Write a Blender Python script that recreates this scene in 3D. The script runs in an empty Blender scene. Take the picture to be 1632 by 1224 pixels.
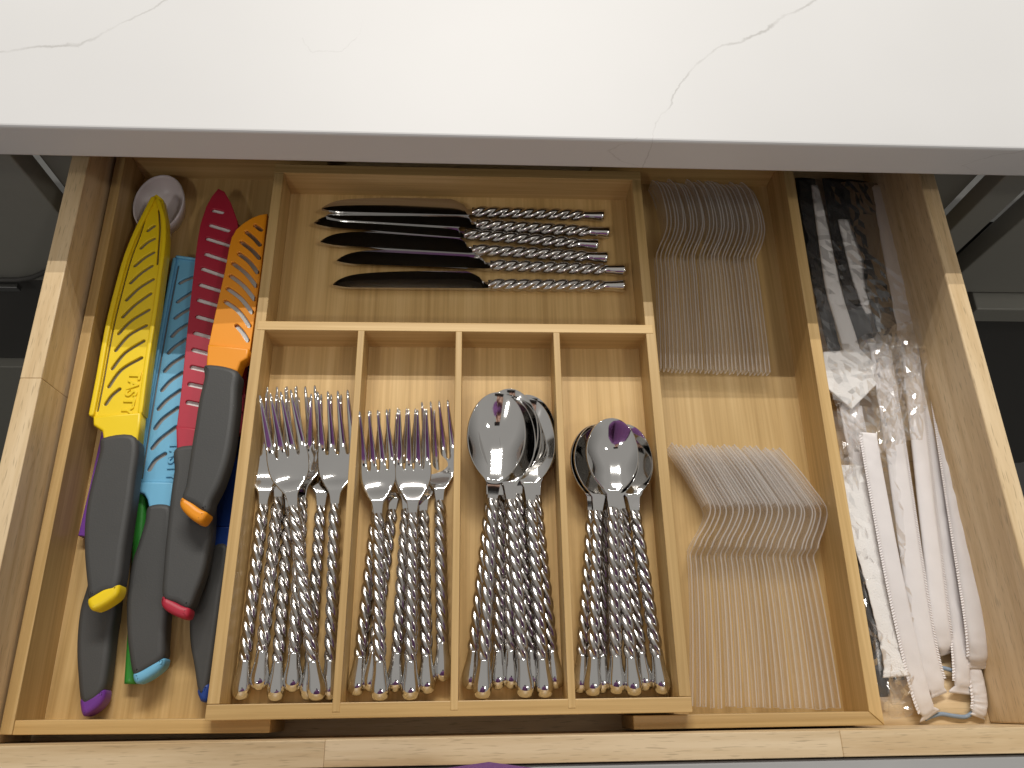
import bpy, bmesh, math, random
from mathutils import Vector, Matrix
from mathutils import noise as mnoise
random.seed(7)
SC = bpy.context.scene
COL = SC.collection

# ---------------------------------------------------------------- camera
F_PX = 1226.0
CAM_R = Matrix(((0.9986, -0.0058, -0.0534), (-0.0153, 0.9225, -0.3857), (0.0515, 0.3860, 0.9211)))
CAM_P = Vector((0.1657, 0.0058, 0.6016))
_x = CAM_R.col[0].normalized(); _z = CAM_R.col[2] - _x * CAM_R.col[2].dot(_x); _z.normalize(); _y = _z.cross(_x)
CAM_R = Matrix((_x, _y, _z)).transposed()
cam_d = bpy.data.cameras.new('camera'); cam_d.sensor_width = 36; cam_d.lens = 36 * F_PX / 1632
cam_d.clip_start = 0.02; cam_d.clip_end = 50
cam = bpy.data.objects.new('camera', cam_d); COL.objects.link(cam)
M4 = CAM_R.to_4x4(); M4.translation = CAM_P; cam.matrix_world = M4
SC.camera = cam

# ---------------------------------------------------------------- world, lamps, exposure
w = bpy.data.worlds.new('World'); SC.world = w; w.use_nodes = True
_n, _l = w.node_tree.nodes, w.node_tree.links          # plain indoor surroundings: pale ceiling, duller walls, dark floor
_g = _n.new('ShaderNodeTexCoord'); _s = _n.new('ShaderNodeSeparateXYZ'); _r = _n.new('ShaderNodeValToRGB')
_mr = _n.new('ShaderNodeMapRange'); _mr.inputs['From Min'].default_value = -1; _mr.inputs['From Max'].default_value = 1
_l.new(_g.outputs['Generated'], _s.inputs[0]); _l.new(_s.outputs['Z'], _mr.inputs['Value']); _l.new(_mr.outputs[0], _r.inputs[0])
_e = _r.color_ramp.elements
_e[0].position = 0.40; _e[0].color = (0.10, 0.093, 0.085, 1); _e[1].position = 0.80; _e[1].color = (0.52, 0.50, 0.47, 1)
_q = _e.new(0.55); _q.color = (0.19, 0.18, 0.165, 1)
_l.new(_r.outputs[0], _n['Background'].inputs[0]); _n['Background'].inputs[1].default_value = 0.74

def area(name, loc, sx, sy, power, col, aim=(0, 0, -1)):
    d = bpy.data.lights.new(name, 'AREA'); d.shape = 'RECTANGLE'; d.size = sx; d.size_y = sy
    d.energy = power; d.color = col
    o = bpy.data.objects.new(name, d); COL.objects.link(o); o.location = loc
    o.rotation_euler = Vector(aim).to_track_quat('-Z', 'Y').to_euler()
    return o
WARM = (1.0, 0.96, 0.90)
area('pendant_strip_lamp', (0.22, 2.27, 2.40), 1.7, 0.026, 66, WARM)
area('pendant_strip_lamp', (0.22, 2.57, 2.40), 1.7, 0.026, 66, WARM)
area('ceiling_lamp', (-0.5, -0.9, 1.75), 0.14, 0.14, 4.0, WARM, (0.3, 0.5, -1))
area('ceiling_lamp', (1.1, -0.3, 1.75), 0.14, 0.14, 4.0, WARM, (-0.4, 0.2, -1))
vs = SC.view_settings
vs.view_transform = 'Standard'; vs.look = 'None'; vs.gamma = 1.0; vs.exposure = -0.08; vs.use_curve_mapping = False
cy = SC.cycles
cy.use_denoising = True; cy.max_bounces = 10; cy.glossy_bounces = 6; cy.transparent_max_bounces = 48
cy.transmission_bounces = 8; cy.sample_clamp_indirect = 4.0; cy.blur_glossy = 0.3

# ---------------------------------------------------------------- pixel rays (measured points of the photograph -> metres)
def ray(px, py):
    return CAM_R @ Vector((px - 816, -(py - 612), -F_PX))
ZOFF = 0.0           # height of the surface a group of things lies on
def un(px, py, z):
    d = ray(px, py); z = z + ZOFF; return CAM_P + d * ((z - CAM_P.z) / d.z)
def uny(px, py, y):
    d = ray(px, py); return CAM_P + d * ((y - CAM_P.y) / d.y)

# ---------------------------------------------------------------- materials
MATS = {}
def new_mat(name):
    m = bpy.data.materials.new(name); m.use_nodes = True
    MATS[name] = m
    return m, m.node_tree.nodes, m.node_tree.links, m.node_tree.nodes['Principled BSDF']
def simple(name, col, rough=0.5, metal=0.0, bump=0.0, bscale=400, var=0.0, spec=0.5):
    m, n, l, b = new_mat(name)
    b.inputs['Base Color'].default_value = (*col, 1); b.inputs['Roughness'].default_value = rough
    b.inputs['Metallic'].default_value = metal; b.inputs['Specular IOR Level'].default_value = spec
    tc = n.new('ShaderNodeTexCoord')
    if bump:
        t = n.new('ShaderNodeTexNoise'); t.inputs['Scale'].default_value = bscale; t.inputs['Detail'].default_value = 4
        l.new(tc.outputs['Object'], t.inputs['Vector'])
        bp = n.new('ShaderNodeBump'); bp.inputs['Strength'].default_value = bump; bp.inputs['Distance'].default_value = 0.0005
        l.new(t.outputs[0], bp.inputs['Height']); l.new(bp.outputs[0], b.inputs['Normal'])
    if var:
        t2 = n.new('ShaderNodeTexNoise'); t2.inputs['Scale'].default_value = 45; t2.inputs['Detail'].default_value = 6
        l.new(tc.outputs['Object'], t2.inputs['Vector'])
        mx = n.new('ShaderNodeMix'); mx.data_type = 'RGBA'
        mx.inputs['A'].default_value = (*[c * (1 - var) for c in col], 1)
        mx.inputs['B'].default_value = (*[min(1, c * (1 + var)) for c in col], 1)
        l.new(t2.outputs[0], mx.inputs['Factor']); l.new(mx.outputs['Result'], b.inputs['Base Color'])
        mr = n.new('ShaderNodeMapRange'); mr.inputs['To Min'].default_value = rough * 0.8; mr.inputs['To Max'].default_value = min(1, rough * 1.25)
        l.new(t2.outputs[0], mr.inputs['Value']); l.new(mr.outputs[0], b.inputs['Roughness'])
    return m
def wood(name, axis, light, mid, dark, fine=260, coarse=55, along=4, pores=0.0, rough=0.45, node=0.0):
    """grain runs along axis; fine streaks + wider strips + optional dark pores"""
    m, n, l, b = new_mat(name)
    tc = n.new('ShaderNodeTexCoord'); oi = n.new('ShaderNodeObjectInfo')
    off = n.new('ShaderNodeVectorMath'); off.operation = 'SCALE'; off.inputs[0].default_value = (3.1, 5.7, 2.3)
    l.new(oi.outputs['Random'], off.inputs['Scale'])
    add = n.new('ShaderNodeVectorMath'); add.operation = 'ADD'
    l.new(tc.outputs['Object'], add.inputs[0]); l.new(off.outputs[0], add.inputs[1])
    def streak(sc, al, det, dist=0.0):
        mp = n.new('ShaderNodeMapping'); s = [sc, sc, sc]; s['XYZ'.index(axis)] = al
        mp.inputs['Scale'].default_value = s
        l.new(add.outputs[0], mp.inputs['Vector'])
        t = n.new('ShaderNodeTexNoise'); t.inputs['Scale'].default_value = 1; t.inputs['Detail'].default_value = det
        t.inputs['Roughness'].default_value = 0.6; t.inputs['Distortion'].default_value = dist
        l.new(mp.outputs[0], t.inputs['Vector']); return t
    a = streak(coarse, along * 0.6, 2, 0.3); f = streak(fine, along * 2, 5)
    mix = n.new('ShaderNodeMath'); mix.operation = 'MULTIPLY_ADD'; mix.inputs[1].default_value = 0.55
    ml = n.new('ShaderNodeMath'); ml.operation = 'MULTIPLY'; ml.inputs[1].default_value = 0.45
    l.new(f.outputs[0], ml.inputs[0]); l.new(a.outputs[0], mix.inputs[0]); l.new(ml.outputs[0], mix.inputs[2])
    cr = n.new('ShaderNodeValToRGB'); e = cr.color_ramp.elements
    e[0].position = 0.37; e[0].color = (*dark, 1); e[1].position = 0.63; e[1].color = (*light, 1)
    k = e.new(0.5); k.color = (*mid, 1)
    l.new(mix.outputs[0], cr.inputs[0])
    colr = cr.outputs[0]
    # per-board tone
    hv = n.new('ShaderNodeHueSaturation')
    mr = n.new('ShaderNodeMapRange'); mr.inputs['To Min'].default_value = 0.88; mr.inputs['To Max'].default_value = 1.08
    l.new(oi.outputs['Random'], mr.inputs['Value']); l.new(mr.outputs[0], hv.inputs['Value']); l.new(colr, hv.inputs['Color'])
    colr = hv.outputs[0]
    hgt = f.outputs[0]
    if pores:
        p = streak(fine * 6.0, along * 15, 1)
        pr = n.new('ShaderNodeValToRGB'); pe = pr.color_ramp.elements
        pe[0].position = 0.60; pe[0].color = (0, 0, 0, 1); pe[1].position = 0.72; pe[1].color = (1, 1, 1, 1)
        l.new(p.outputs[0], pr.inputs[0])
        pm = n.new('ShaderNodeMix'); pm.data_type = 'RGBA'; pm.inputs['B'].default_value = (*[c * 0.42 for c in dark], 1)
        sc_ = n.new('ShaderNodeMath'); sc_.operation = 'MULTIPLY'; sc_.inputs[1].default_value = pores
        l.new(pr.outputs[0], sc_.inputs[0]); l.new(sc_.outputs[0], pm.inputs['Factor']); l.new(colr, pm.inputs['A'])
        colr = pm.outputs['Result']
    l.new(colr, b.inputs['Base Color'])
    bp = n.new('ShaderNodeBump'); bp.inputs['Strength'].default_value = 0.12; bp.inputs['Distance'].default_value = 0.0004
    l.new(hgt, bp.inputs['Height']); l.new(bp.outputs[0], b.inputs['Normal'])
    b.inputs['Roughness'].default_value = rough
    return m
BL, BM, BD = (0.64, 0.440, 0.195), (0.555, 0.365, 0.145), (0.455, 0.288, 0.105)
for ax in 'XYZ':
    wood('bamboo_' + ax, ax, BL, BM, BD, fine=430, coarse=105, along=4)
DL, DM, DD = (0.74, 0.575, 0.36), (0.65, 0.485, 0.28), (0.53, 0.365, 0.185)
for ax in 'XY':
    wood('oak_' + ax, ax, DL, DM, DD, fine=170, coarse=38, along=5, pores=0.42, rough=0.42)
simple('steel', (0.72, 0.71, 0.695), 0.06, 1.0, var=0.05)
simple('steel_handle', (0.56, 0.535, 0.51), 0.19, 1.0, bump=0.03, bscale=300, var=0.08)
simple('steel_blade', (0.55, 0.54, 0.53), 0.10, 1.0)
simple('blade_steel_satin', (0.62, 0.60, 0.57), 0.32, 1.0)
simple('blade_tan', (0.22, 0.19, 0.12), 0.5, var=0.1)
simple('blade_grey', (0.26, 0.235, 0.215), 0.5, var=0.1)
simple('blade_white', (0.70, 0.68, 0.66), 0.5, var=0.03)
simple('grip_charcoal', (0.050, 0.050, 0.048), 0.55, bump=0.15, bscale=900, var=0.10)
simple('plastic_yellow', (0.83, 0.60, 0.010), 0.42, bump=0.05, var=0.03)
simple('plastic_sky_blue', (0.15, 0.42, 0.62), 0.5, bump=0.05, var=0.03)
simple('plastic_red', (0.40, 0.016, 0.040), 0.5, bump=0.05, var=0.03)
simple('plastic_orange', (0.80, 0.29, 0.010), 0.42, bump=0.05, var=0.03)
simple('plastic_purple', (0.15, 0.035, 0.28), 0.42, bump=0.05, var=0.03)
simple('plastic_green', (0.03, 0.25, 0.03), 0.38, bump=0.05, var=0.03)
simple('plastic_navy', (0.012, 0.05, 0.26), 0.42, bump=0.05, var=0.03)
simple('plastic_white', (0.72, 0.66, 0.66), 0.35, var=0.02)
simple('paper_white', (0.75, 0.715, 0.71), 0.8, bump=0.5, bscale=130, var=0.05)
simple('napkin_paper', (0.82, 0.80, 0.78), 0.9, bump=0.8, bscale=900, var=0.03)
simple('plastic_black', (0.012, 0.012, 0.013), 0.22)
simple('rubber_band_blue', (0.24, 0.31, 0.40), 0.6)
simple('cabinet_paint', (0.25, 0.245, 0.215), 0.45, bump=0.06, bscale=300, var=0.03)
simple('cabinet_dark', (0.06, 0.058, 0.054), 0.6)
simple('drawer_face_paint', (0.33, 0.33, 0.325), 0.4, bump=0.05, bscale=300, var=0.02)
simple('metal_rail', (0.35, 0.35, 0.35), 0.3, 1.0)
simple('floor_tile', (0.10, 0.10, 0.095), 0.5, var=0.2)
simple('shirt_purple', (0.17, 0.055, 0.21), 0.9, bump=0.5, bscale=1200, var=0.08)
simple('skin', (0.52, 0.30, 0.21), 0.5, var=0.05)
simple('hair_brown', (0.05, 0.03, 0.02), 0.5, bump=0.6, bscale=300)
simple('trousers_dark', (0.03, 0.03, 0.04), 0.85, bump=0.4, bscale=800)
simple('phone_black', (0.03, 0.03, 0.032), 0.25)

def clear_mat(name, tint, edge, base_fac, rough, body=(0.9, 0.88, 0.87), fmax=0.22):
    """thin clear plastic: mostly see-through, sharp reflections that grow at grazing angles, slight haze"""
    m, n, l, b = new_mat(name)
    out = n['Material Output']
    tr = n.new('ShaderNodeBsdfTransparent'); tr.inputs[0].default_value = (*tint, 1)
    gl = n.new('ShaderNodeBsdfGlossy'); gl.inputs['Roughness'].default_value = rough
    gl.inputs['Color'].default_value = (1, 1, 1, 1)
    df = n.new('ShaderNodeBsdfDiffuse'); df.inputs['Color'].default_value = (*body, 1)
    fr = n.new('ShaderNodeFresnel'); fr.inputs['IOR'].default_value = 1.5
    bpn = n.new('ShaderNodeTexNoise'); bpn.inputs['Scale'].default_value = 120; bpn.inputs['Detail'].default_value = 3
    tc = n.new('ShaderNodeTexCoord'); l.new(tc.outputs['Object'], bpn.inputs['Vector'])
    bp = n.new('ShaderNodeBump'); bp.inputs['Strength'].default_value = edge; bp.inputs['Distance'].default_value = 0.001
    l.new(bpn.outputs[0], bp.inputs['Height'])
    for x in (gl, fr): l.new(bp.outputs[0], x.inputs['Normal'])
    tl = n.new('ShaderNodeBsdfTranslucent'); tl.inputs['Color'].default_value = (*body, 1)
    m0 = n.new('ShaderNodeMixShader'); l.new(df.outputs[0], m0.inputs[1]); l.new(tl.outputs[0], m0.inputs[2])
    m1 = n.new('ShaderNodeMixShader'); m1.inputs[0].default_value = base_fac
    l.new(tr.outputs[0], m1.inputs[1]); l.new(m0.outputs[0], m1.inputs[2])
    m2 = n.new('ShaderNodeMixShader')
    fm = n.new('ShaderNodeMath'); fm.operation = 'MINIMUM'; fm.inputs[1].default_value = fmax; l.new(fr.outputs[0], fm.inputs[0])
    l.new(fm.outputs[0], m2.inputs[0]); l.new(m1.outputs[0], m2.inputs[1]); l.new(gl.outputs[0], m2.inputs[2])
    l.new(m2.outputs[0], out.inputs['Surface'])
    return m
clear_mat('clear_plastic', (1.0, 0.995, 0.99), 0.10, 0.12, 0.07, body=(0.95, 0.92, 0.89), fmax=0.36)
clear_mat('clear_edge_lit', (1.0, 0.995, 0.99), 0.10, 0.42, 0.08, body=(0.97, 0.95, 0.93), fmax=0.5)  # whiter rims: light carried inside the plastic, put into the colour
clear_mat('clear_film', (1, 1, 1), 0.05, 0.07, 0.06, fmax=0.4)

def marble():
    m, n, l, b = new_mat('quartz_white')
    tc = n.new('ShaderNodeTexCoord'); sp = n.new('ShaderNodeSeparateXYZ')
    nz = n.new('ShaderNodeTexNoise'); nz.inputs['Scale'].default_value = 14; nz.inputs['Detail'].default_value = 8
    nz.inputs['Roughness'].default_value = 0.68
    l.new(tc.outputs['Object'], nz.inputs['Vector'])
    ns = n.new('ShaderNodeVectorMath'); ns.operation = 'MULTIPLY_ADD'
    ns.inputs[1].default_value = (0.022,) * 3; ns.inputs[2].default_value = (-0.011,) * 3
    l.new(nz.outputs['Color'], ns.inputs[0])
    ad = n.new('ShaderNodeVectorMath'); ad.operation = 'ADD'; l.new(tc.outputs['Object'], ad.inputs[0]); l.new(ns.outputs[0], ad.inputs[1])
    l.new(ad.outputs[0], sp.inputs[0])
    brk = n.new('ShaderNodeTexNoise'); brk.inputs['Scale'].default_value = 40; brk.inputs['Detail'].default_value = 4
    l.new(tc.outputs['Object'], brk.inputs['Vector'])
    def math_(op, a, c=None, d=None):
        q = n.new('ShaderNodeMath'); q.operation = op
        for i, v in enumerate((a, c, d)):
            if v is None: continue
            if isinstance(v, (int, float)): q.inputs[i].default_value = v
            else: l.new(v, q.inputs[i])
        return q.outputs[0]
    def line(inp, other, pts, width, strength):
        """vein following the polyline other = f(inp)"""
        a0, a1 = pts[0][0], pts[-1][0]; b0 = min(p[1] for p in pts); b1 = max(p[1] for p in pts)
        fc = n.new('ShaderNodeFloatCurve'); cv = fc.mapping.curves[0]
        norm = [((p[0] - a0) / (a1 - a0), (p[1] - b0) / max(1e-6, b1 - b0)) for p in pts]
        cv.points[0].location = norm[0]; cv.points[1].location = norm[-1]
        for q in norm[1:-1]: cv.points.new(*q)
        for q in cv.points: q.handle_type = 'VECTOR'
        fc.mapping.update()
        t = n.new('ShaderNodeMapRange'); t.clamp = False
        t.inputs['From Min'].default_value = a0; t.inputs['From Max'].default_value = a1; l.new(inp, t.inputs['Value'])
        l.new(t.outputs[0], fc.inputs['Value'])
        y = math_('MULTIPLY_ADD', fc.outputs[0], b1 - b0, b0)
        d = math_('ABSOLUTE', math_('SUBTRACT', other, y))
        s = n.new('ShaderNodeMapRange'); s.interpolation_type = 'SMOOTHSTEP'
        s.inputs['From Min'].default_value = 0; s.inputs['From Max'].default_value = width
        s.inputs['To Min'].default_value = 1; s.inputs['To Max'].default_value = 0; l.new(d, s.inputs['Value'])
        inside = math_('MULTIPLY', math_('GREATER_THAN', t.outputs[0], 0.0), math_('LESS_THAN', t.outputs[0], 1.0))
        vary = n.new('ShaderNodeMapRange'); vary.inputs['From Min'].default_value = 0.35; vary.inputs['From Max'].default_value = 0.62
        vary.inputs['To Min'].default_value = 0.15; vary.inputs['To Max'].default_value = strength; l.new(brk.outputs[0], vary.inputs['Value'])
        return math_('MULTIPLY', math_('MULTIPLY', s.outputs[0], inside), vary.outputs[0])
    X, Y, Z = sp.outputs
    top = lambda P: [un(a, c, 0.162)[:2] for a, c in P]
    P1 = [tuple(p) for p in top([(-60, 92), (0, 83), (55, 74), (125, 70), (190, 40), (265, 0), (330, -40)])]
    P2 = [tuple(p) for p in top([(1040, 226), (1048, 195), (1090, 128), (1150, 74), (1200, 58), (1260, 22), (1310, -2), (1380, -30)])]
    P3 = [tuple(p) for p in top([(478, 64), (500, 84), (548, 84), (572, 58), (580, 30)])]
    v = line(X, Y, P1, 0.0021, 0.58)
    v2 = line(X, Y, P2, 0.0022, 0.62)
    v3 = line(X, Y, P3, 0.0012, 0.25)
    fz = lambda P: [(p.z, p.x) for p in sorted([uny(a, c, 0.3815) for a, c in P], key=lambda q: q.z)]
    v4 = line(Z, X, fz([(1640, 239), (1580, 247), (1534, 263), (1570, 279), (1640, 290)]), 0.0016, 0.8)
    v5 = line(Z, X, fz([(1020, 224), (985, 232), (968, 244), (985, 257), (1020, 266)]), 0.0016, 0.35)
    front = math_('LESS_THAN', Y, 0.3830 + 0.004)
    tot = math_('MAXIMUM', math_('MAXIMUM', v, math_('MAXIMUM', v2, v3)), math_('MULTIPLY', math_('MAXIMUM', v4, v5), front))
    big = n.new('ShaderNodeTexNoise'); big.inputs['Scale'].default_value = 5; big.inputs['Detail'].default_value = 4
    l.new(tc.outputs['Object'], big.inputs['Vector'])
    base = n.new('ShaderNodeMix'); base.data_type = 'RGBA'
    base.inputs['A'].default_value = (0.60, 0.60, 0.598, 1); base.inputs['B'].default_value = (0.67, 0.67, 0.672, 1)
    l.new(big.outputs[0], base.inputs['Factor'])
    mx = n.new('ShaderNodeMix'); mx.data_type = 'RGBA'; mx.inputs['B'].default_value = (0.36, 0.35, 0.335, 1)
    l.new(tot, mx.inputs['Factor']); l.new(base.outputs['Result'], mx.inputs['A'])
    l.new(mx.outputs['Result'], b.inputs['Base Color']); b.inputs['Roughness'].default_value = 0.42; b.inputs['Specular IOR Level'].default_value = 0.22
marble()

# ---------------------------------------------------------------- object helpers
def link(name, mesh, mat, parent=None, smooth=False):
    o = bpy.data.objects.new(name, mesh); COL.objects.link(o)
    if mat is not None and not mesh.materials: mesh.materials.append(MATS[mat])
    if smooth: mesh.polygons.foreach_set('use_smooth', [True] * len(mesh.polygons))
    if parent: o.parent = parent
    return o
def tag(o, label, cat, group=None):
    o['label'] = label; o['category'] = cat
    if group: o['group'] = group
    return o
def thing(name, label, cat, loc=(0, 0, 0), group=None):
    o = bpy.data.objects.new(name, None); COL.objects.link(o); o.location = loc
    o.empty_display_size = 0.01
    return tag(o, label, cat, group)
def put(o, parent):          # parent while keeping the world placement the mesh was made in
    o.parent = parent; o.matrix_parent_inverse = Matrix.Translation(-parent.location) if not parent.parent else parent.parent.matrix_world.inverted()
    return o
def mesh_from(name, verts, faces):
    me = bpy.data.meshes.new(name); me.from_pydata([tuple(v) for v in verts], [], faces); me.update(); return me
def prism(name, poly, z0, z1, mat, parent=None, bevel=0.0006, seg=2):
    """board: a polygon in plan, pulled up from z0 to z1, edges eased"""
    bm = bmesh.new()
    a = [bm.verts.new((p[0], p[1], z0)) for p in poly]; c = [bm.verts.new((p[0], p[1], z1)) for p in poly]
    k = len(poly)
    bm.faces.new(a[::-1]); bm.faces.new(c)
    for i in range(k): bm.faces.new((a[i], a[(i + 1) % k], c[(i + 1) % k], c[i]))
    bmesh.ops.recalc_face_normals(bm, faces=bm.faces)
    if bevel: bmesh.ops.bevel(bm, geom=list(bm.edges), offset=bevel, segments=seg, profile=0.5, affect='EDGES')
    me = bpy.data.meshes.new(name); bm.to_mesh(me); bm.free()
    return link(name, me, mat, parent)
def rect(x0, x1, y0, y1): return [(x0, y0), (x1, y0), (x1, y1), (x0, y1)]
def baked(o):
    dg = bpy.context.evaluated_depsgraph_get(); dg.update()
    me = bpy.data.meshes.new_from_object(o.evaluated_get(dg)); return me
def curve_mesh(name, splines, depth, bevel, res=3):
    """flat shape with holes -> solid plate with eased edges, centred on z=0 (thickness = depth)"""
    cu = bpy.data.curves.new(name, 'CURVE'); cu.dimensions = '2D'; cu.fill_mode = 'BOTH'
    cu.extrude = max(0.00001, depth / 2 - bevel); cu.bevel_depth = bevel; cu.bevel_resolution = res; cu.offset = -bevel
    for pts in splines:
        s = cu.splines.new('POLY'); s.points.add(len(pts) - 1); s.use_cyclic_u = True
        for i, p in enumerate(pts): s.points[i].co = (p[0], p[1], 0, 1)
    o = bpy.data.objects.new(name, cu); COL.objects.link(o)
    me = baked(o); bpy.data.objects.remove(o); bpy.data.curves.remove(cu)
    me.materials.clear(); return me
def smooth_poly(pts, n=6, closed=True):
    """Catmull-Rom through the points"""
    out = []; k = len(pts)
    for i in range(k if closed else k - 1):
        p0, p1, p2, p3 = [Vector(pts[j % k]) if closed else Vector(pts[min(max(j, 0), k - 1)]) for j in (i - 1, i, i + 1, i + 2)]
        for t in range(n):
            u = t / n
            out.append(0.5 * ((2 * p1) + (p2 - p0) * u + (2 * p0 - 5 * p1 + 4 * p2 - p3) * u * u + (3 * p1 - p0 - 3 * p2 + p3) * u ** 3))
    if not closed: out.append(Vector(pts[-1]))
    return out
def slot(pts, wdt, n=5):
    """rounded slot polygon along a short path"""
    P = smooth_poly(pts, 5, False); L, R = [], []
    for i, p in enumerate(P):
        t = (P[min(i + 1, len(P) - 1)] - P[max(i - 1, 0)]).normalized(); nn = Vector((-t.y, t.x))
        L.append(p + nn * wdt / 2); R.append(p - nn * wdt / 2)
    t1 = (P[-1] - P[-2]).normalized(); t0 = (P[0] - P[1]).normalized()
    def cap(c, t, a):
        nn = Vector((-t.y, t.x)); return [c + (nn * math.cos(q) + t * math.sin(q)) * wdt / 2 for q in [math.pi * k / n for k in range(1, n)]]
    return L + cap(P[-1], t1, 0) + R[::-1] + cap(P[0], t0, 0)

# ================================================================ THE SETTING
slab = prism('countertop', rect(-1.1, 1.5, 0.3815, 1.45), 0.13, 0.162, 'quartz_white', bevel=0.0022, seg=3)
tag(slab, 'white quartz countertop slab with thin grey veins above the open drawer', 'countertop')

# base cabinet behind and beside the drawer
cab = thing('base_cabinet', 'grey painted base cabinet in shadow below the white countertop', 'cabinet', (0.2, 0.43, -0.85))
def cbox(name, x0, x1, y0, y1, z0, z1, mat, bevel=0.0015):
    o = prism(name, rect(x0, x1, y0, y1), z0, z1, mat, None, bevel); return put(o, cab)
cbox('face_frame', -0.186, -0.150, 0.424, 0.445, -0.75, 0.1105, 'cabinet_paint')
cbox('face_frame', 0.5627, 0.604, 0.424, 0.445, -0.75, 0.1105, 'cabinet_paint')
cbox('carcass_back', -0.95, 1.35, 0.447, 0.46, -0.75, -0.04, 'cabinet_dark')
cbox('dark_reflection_board', -0.95, 1.35, 0.403, 1.0, 0.112, 0.1297, 'cabinet_dark')  # unseen dark board, added so the knife blades mirror black
cbox('drawer_panel', -0.62, -0.189, 0.402, 0.423, -0.086, 0.109, 'cabinet_paint')
cbox('door_panel', -0.62, -0.189, 0.402, 0.423, -0.74, -0.30, 'cabinet_paint')
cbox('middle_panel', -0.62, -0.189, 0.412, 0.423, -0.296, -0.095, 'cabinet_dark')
cbox('drawer_panel', 0.608, 0.637, 0.405, 0.423, -0.60, 0.109, 'cabinet_paint')
cbox('drawer_panel', 0.66, 1.20, 0.402, 0.423, -0.086, 0.109, 'cabinet_paint')
cbox('bottom_rail', 0.70, 1.20, 0.385, 0.42, -0.12, -0.092, 'cabinet_paint')
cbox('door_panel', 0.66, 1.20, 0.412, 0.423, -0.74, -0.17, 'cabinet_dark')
def tube_mesh(path, rad, seg=8):
    V, Fc = [], []
    P = [Vector(p) for p in path]
    for i, p in enumerate(P):
        t = (P[min(i + 1, len(P) - 1)] - P[max(i - 1, 0)]).normalized()
        a = t.orthogonal().normalized() if i == 0 else (a - t * a.dot(t)).normalized()
        b_ = t.cross(a); r = rad[i] if isinstance(rad, (list, tuple)) else rad
        for k in range(seg):
            q = 2 * math.pi * k / seg; V.append(p + (a * math.cos(q) + b_ * math.sin(q)) * r)
    for i in range(len(P) - 1):
        for k in range(seg):
            Fc.append((i * seg + k, i * seg + (k + 1) % seg, (i + 1) * seg + (k + 1) % seg, (i + 1) * seg + k))
    Fc.append(tuple(range(seg))[::-1]); Fc.append(tuple((len(P) - 1) * seg + k for k in range(seg)))
    return mesh_from('tube', V, Fc)
rim = [uny(a, c, 0.396) for a, c in ((-30, 444), (0, 446), (30, 446), (52, 442), (75, 432), (90, 420), (110, 400))]
put(link('rubber_seal', tube_mesh(rim, 0.0024), 'cabinet_dark', None, True), cab)
put(prism('metal_strip', rect(-0.345, -0.285, 0.396, 0.4015), -0.098, -0.090, 'metal_rail', None, 0.0006), cab)
fl = prism('floor', rect(-1.6, 2.0, -1.6, 1.6), -0.87, -0.85, 'floor_tile', bevel=0); fl['kind'] = 'structure'

# the drawer
drw = thing('drawer', 'open wooden kitchen drawer holding the cutlery trays', 'drawer', (0.2, 0.2, 0.0))
def dbox(name, poly, z0, z1, mat, bevel=0.0012): return put(prism(name, poly, z0, z1, mat, None, bevel, 3), drw)
lo = lambda y: -0.1478 - 0.015 * y
li = lambda y: -0.1318 - 0.0205 * y
dbox('drawer_bottom', rect(-0.150, 0.558, -0.012, 0.93), 0.0025, 0.0095, 'oak_X', 0)
def lseg(y0, y1): dbox('side_board', [(lo(y0), y0), (li(y0), y0), (li(y1), y1), (lo(y1), y1)], 0.0098, 0.087, 'oak_Y', 0.0007)
lseg(-0.0112, 0.22365); lseg(0.22370, 0.93)
dbox('side_board', rect(0.5437, 0.5582, -0.0112, 0.93), 0.0098, 0.087, 'oak_Y', 0.0014)
dbox('back_board', rect(-0.165, 0.56, 0.931, 0.944), 0.0098, 0.087, 'oak_X')
xs = [-0.150, 0.0795, 0.3965, 0.562]
for i in range(3): dbox('front_board', rect(xs[i] + 0.00002, xs[i + 1] - 0.00002, -0.0266, -0.0115), 0.0025, 0.087, 'oak_X', 0.0005)
dbox('painted_front', rect(-0.19, 0.60, -0.0475, -0.0275), -0.075, 0.085, 'drawer_face_paint', 0.002)

# ================================================================ BAMBOO TRAYS
ctr = thing('cutlery_tray', 'bamboo middle cutlery tray with five compartments holding the metal cutlery', 'tray', (0.155, 0.215, 0.0066))
def ct(name, poly, z0, z1, ax, bevel=0.0005): return put(prism(name, poly, z0, z1, 'bamboo_' + ax, None, bevel), ctr)
ct('tray_floor', rect(0.004, 0.307, 0.004, 0.426), 0.0310, 0.0370, 'Y', 0)
ct('side_wall', rect(0.0002, 0.0080, 0.0095, 0.4208), 0.0158, 0.0660, 'Y')
ct('side_wall', rect(0.3028, 0.3106, 0.0095, 0.4208), 0.0158, 0.0660, 'Y')
ct('end_wall', rect(0.0, 0.3108, 0.0, 0.0093), 0.0158, 0.0658, 'X')
ct('end_wall', rect(0.0, 0.3108, 0.421, 0.430), 0.0158, 0.0658, 'X')
ct('cross_divider', rect(0.0022, 0.3086, 0.2737, 0.2812), 0.0365, 0.0664, 'X')
for x0 in (0.0788, 0.1537, 0.2296):
    ct('divider', rect(x0, x0 + 0.0050, 0.0036, 0.2741), 0.0365, 0.0662, 'Y')

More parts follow.
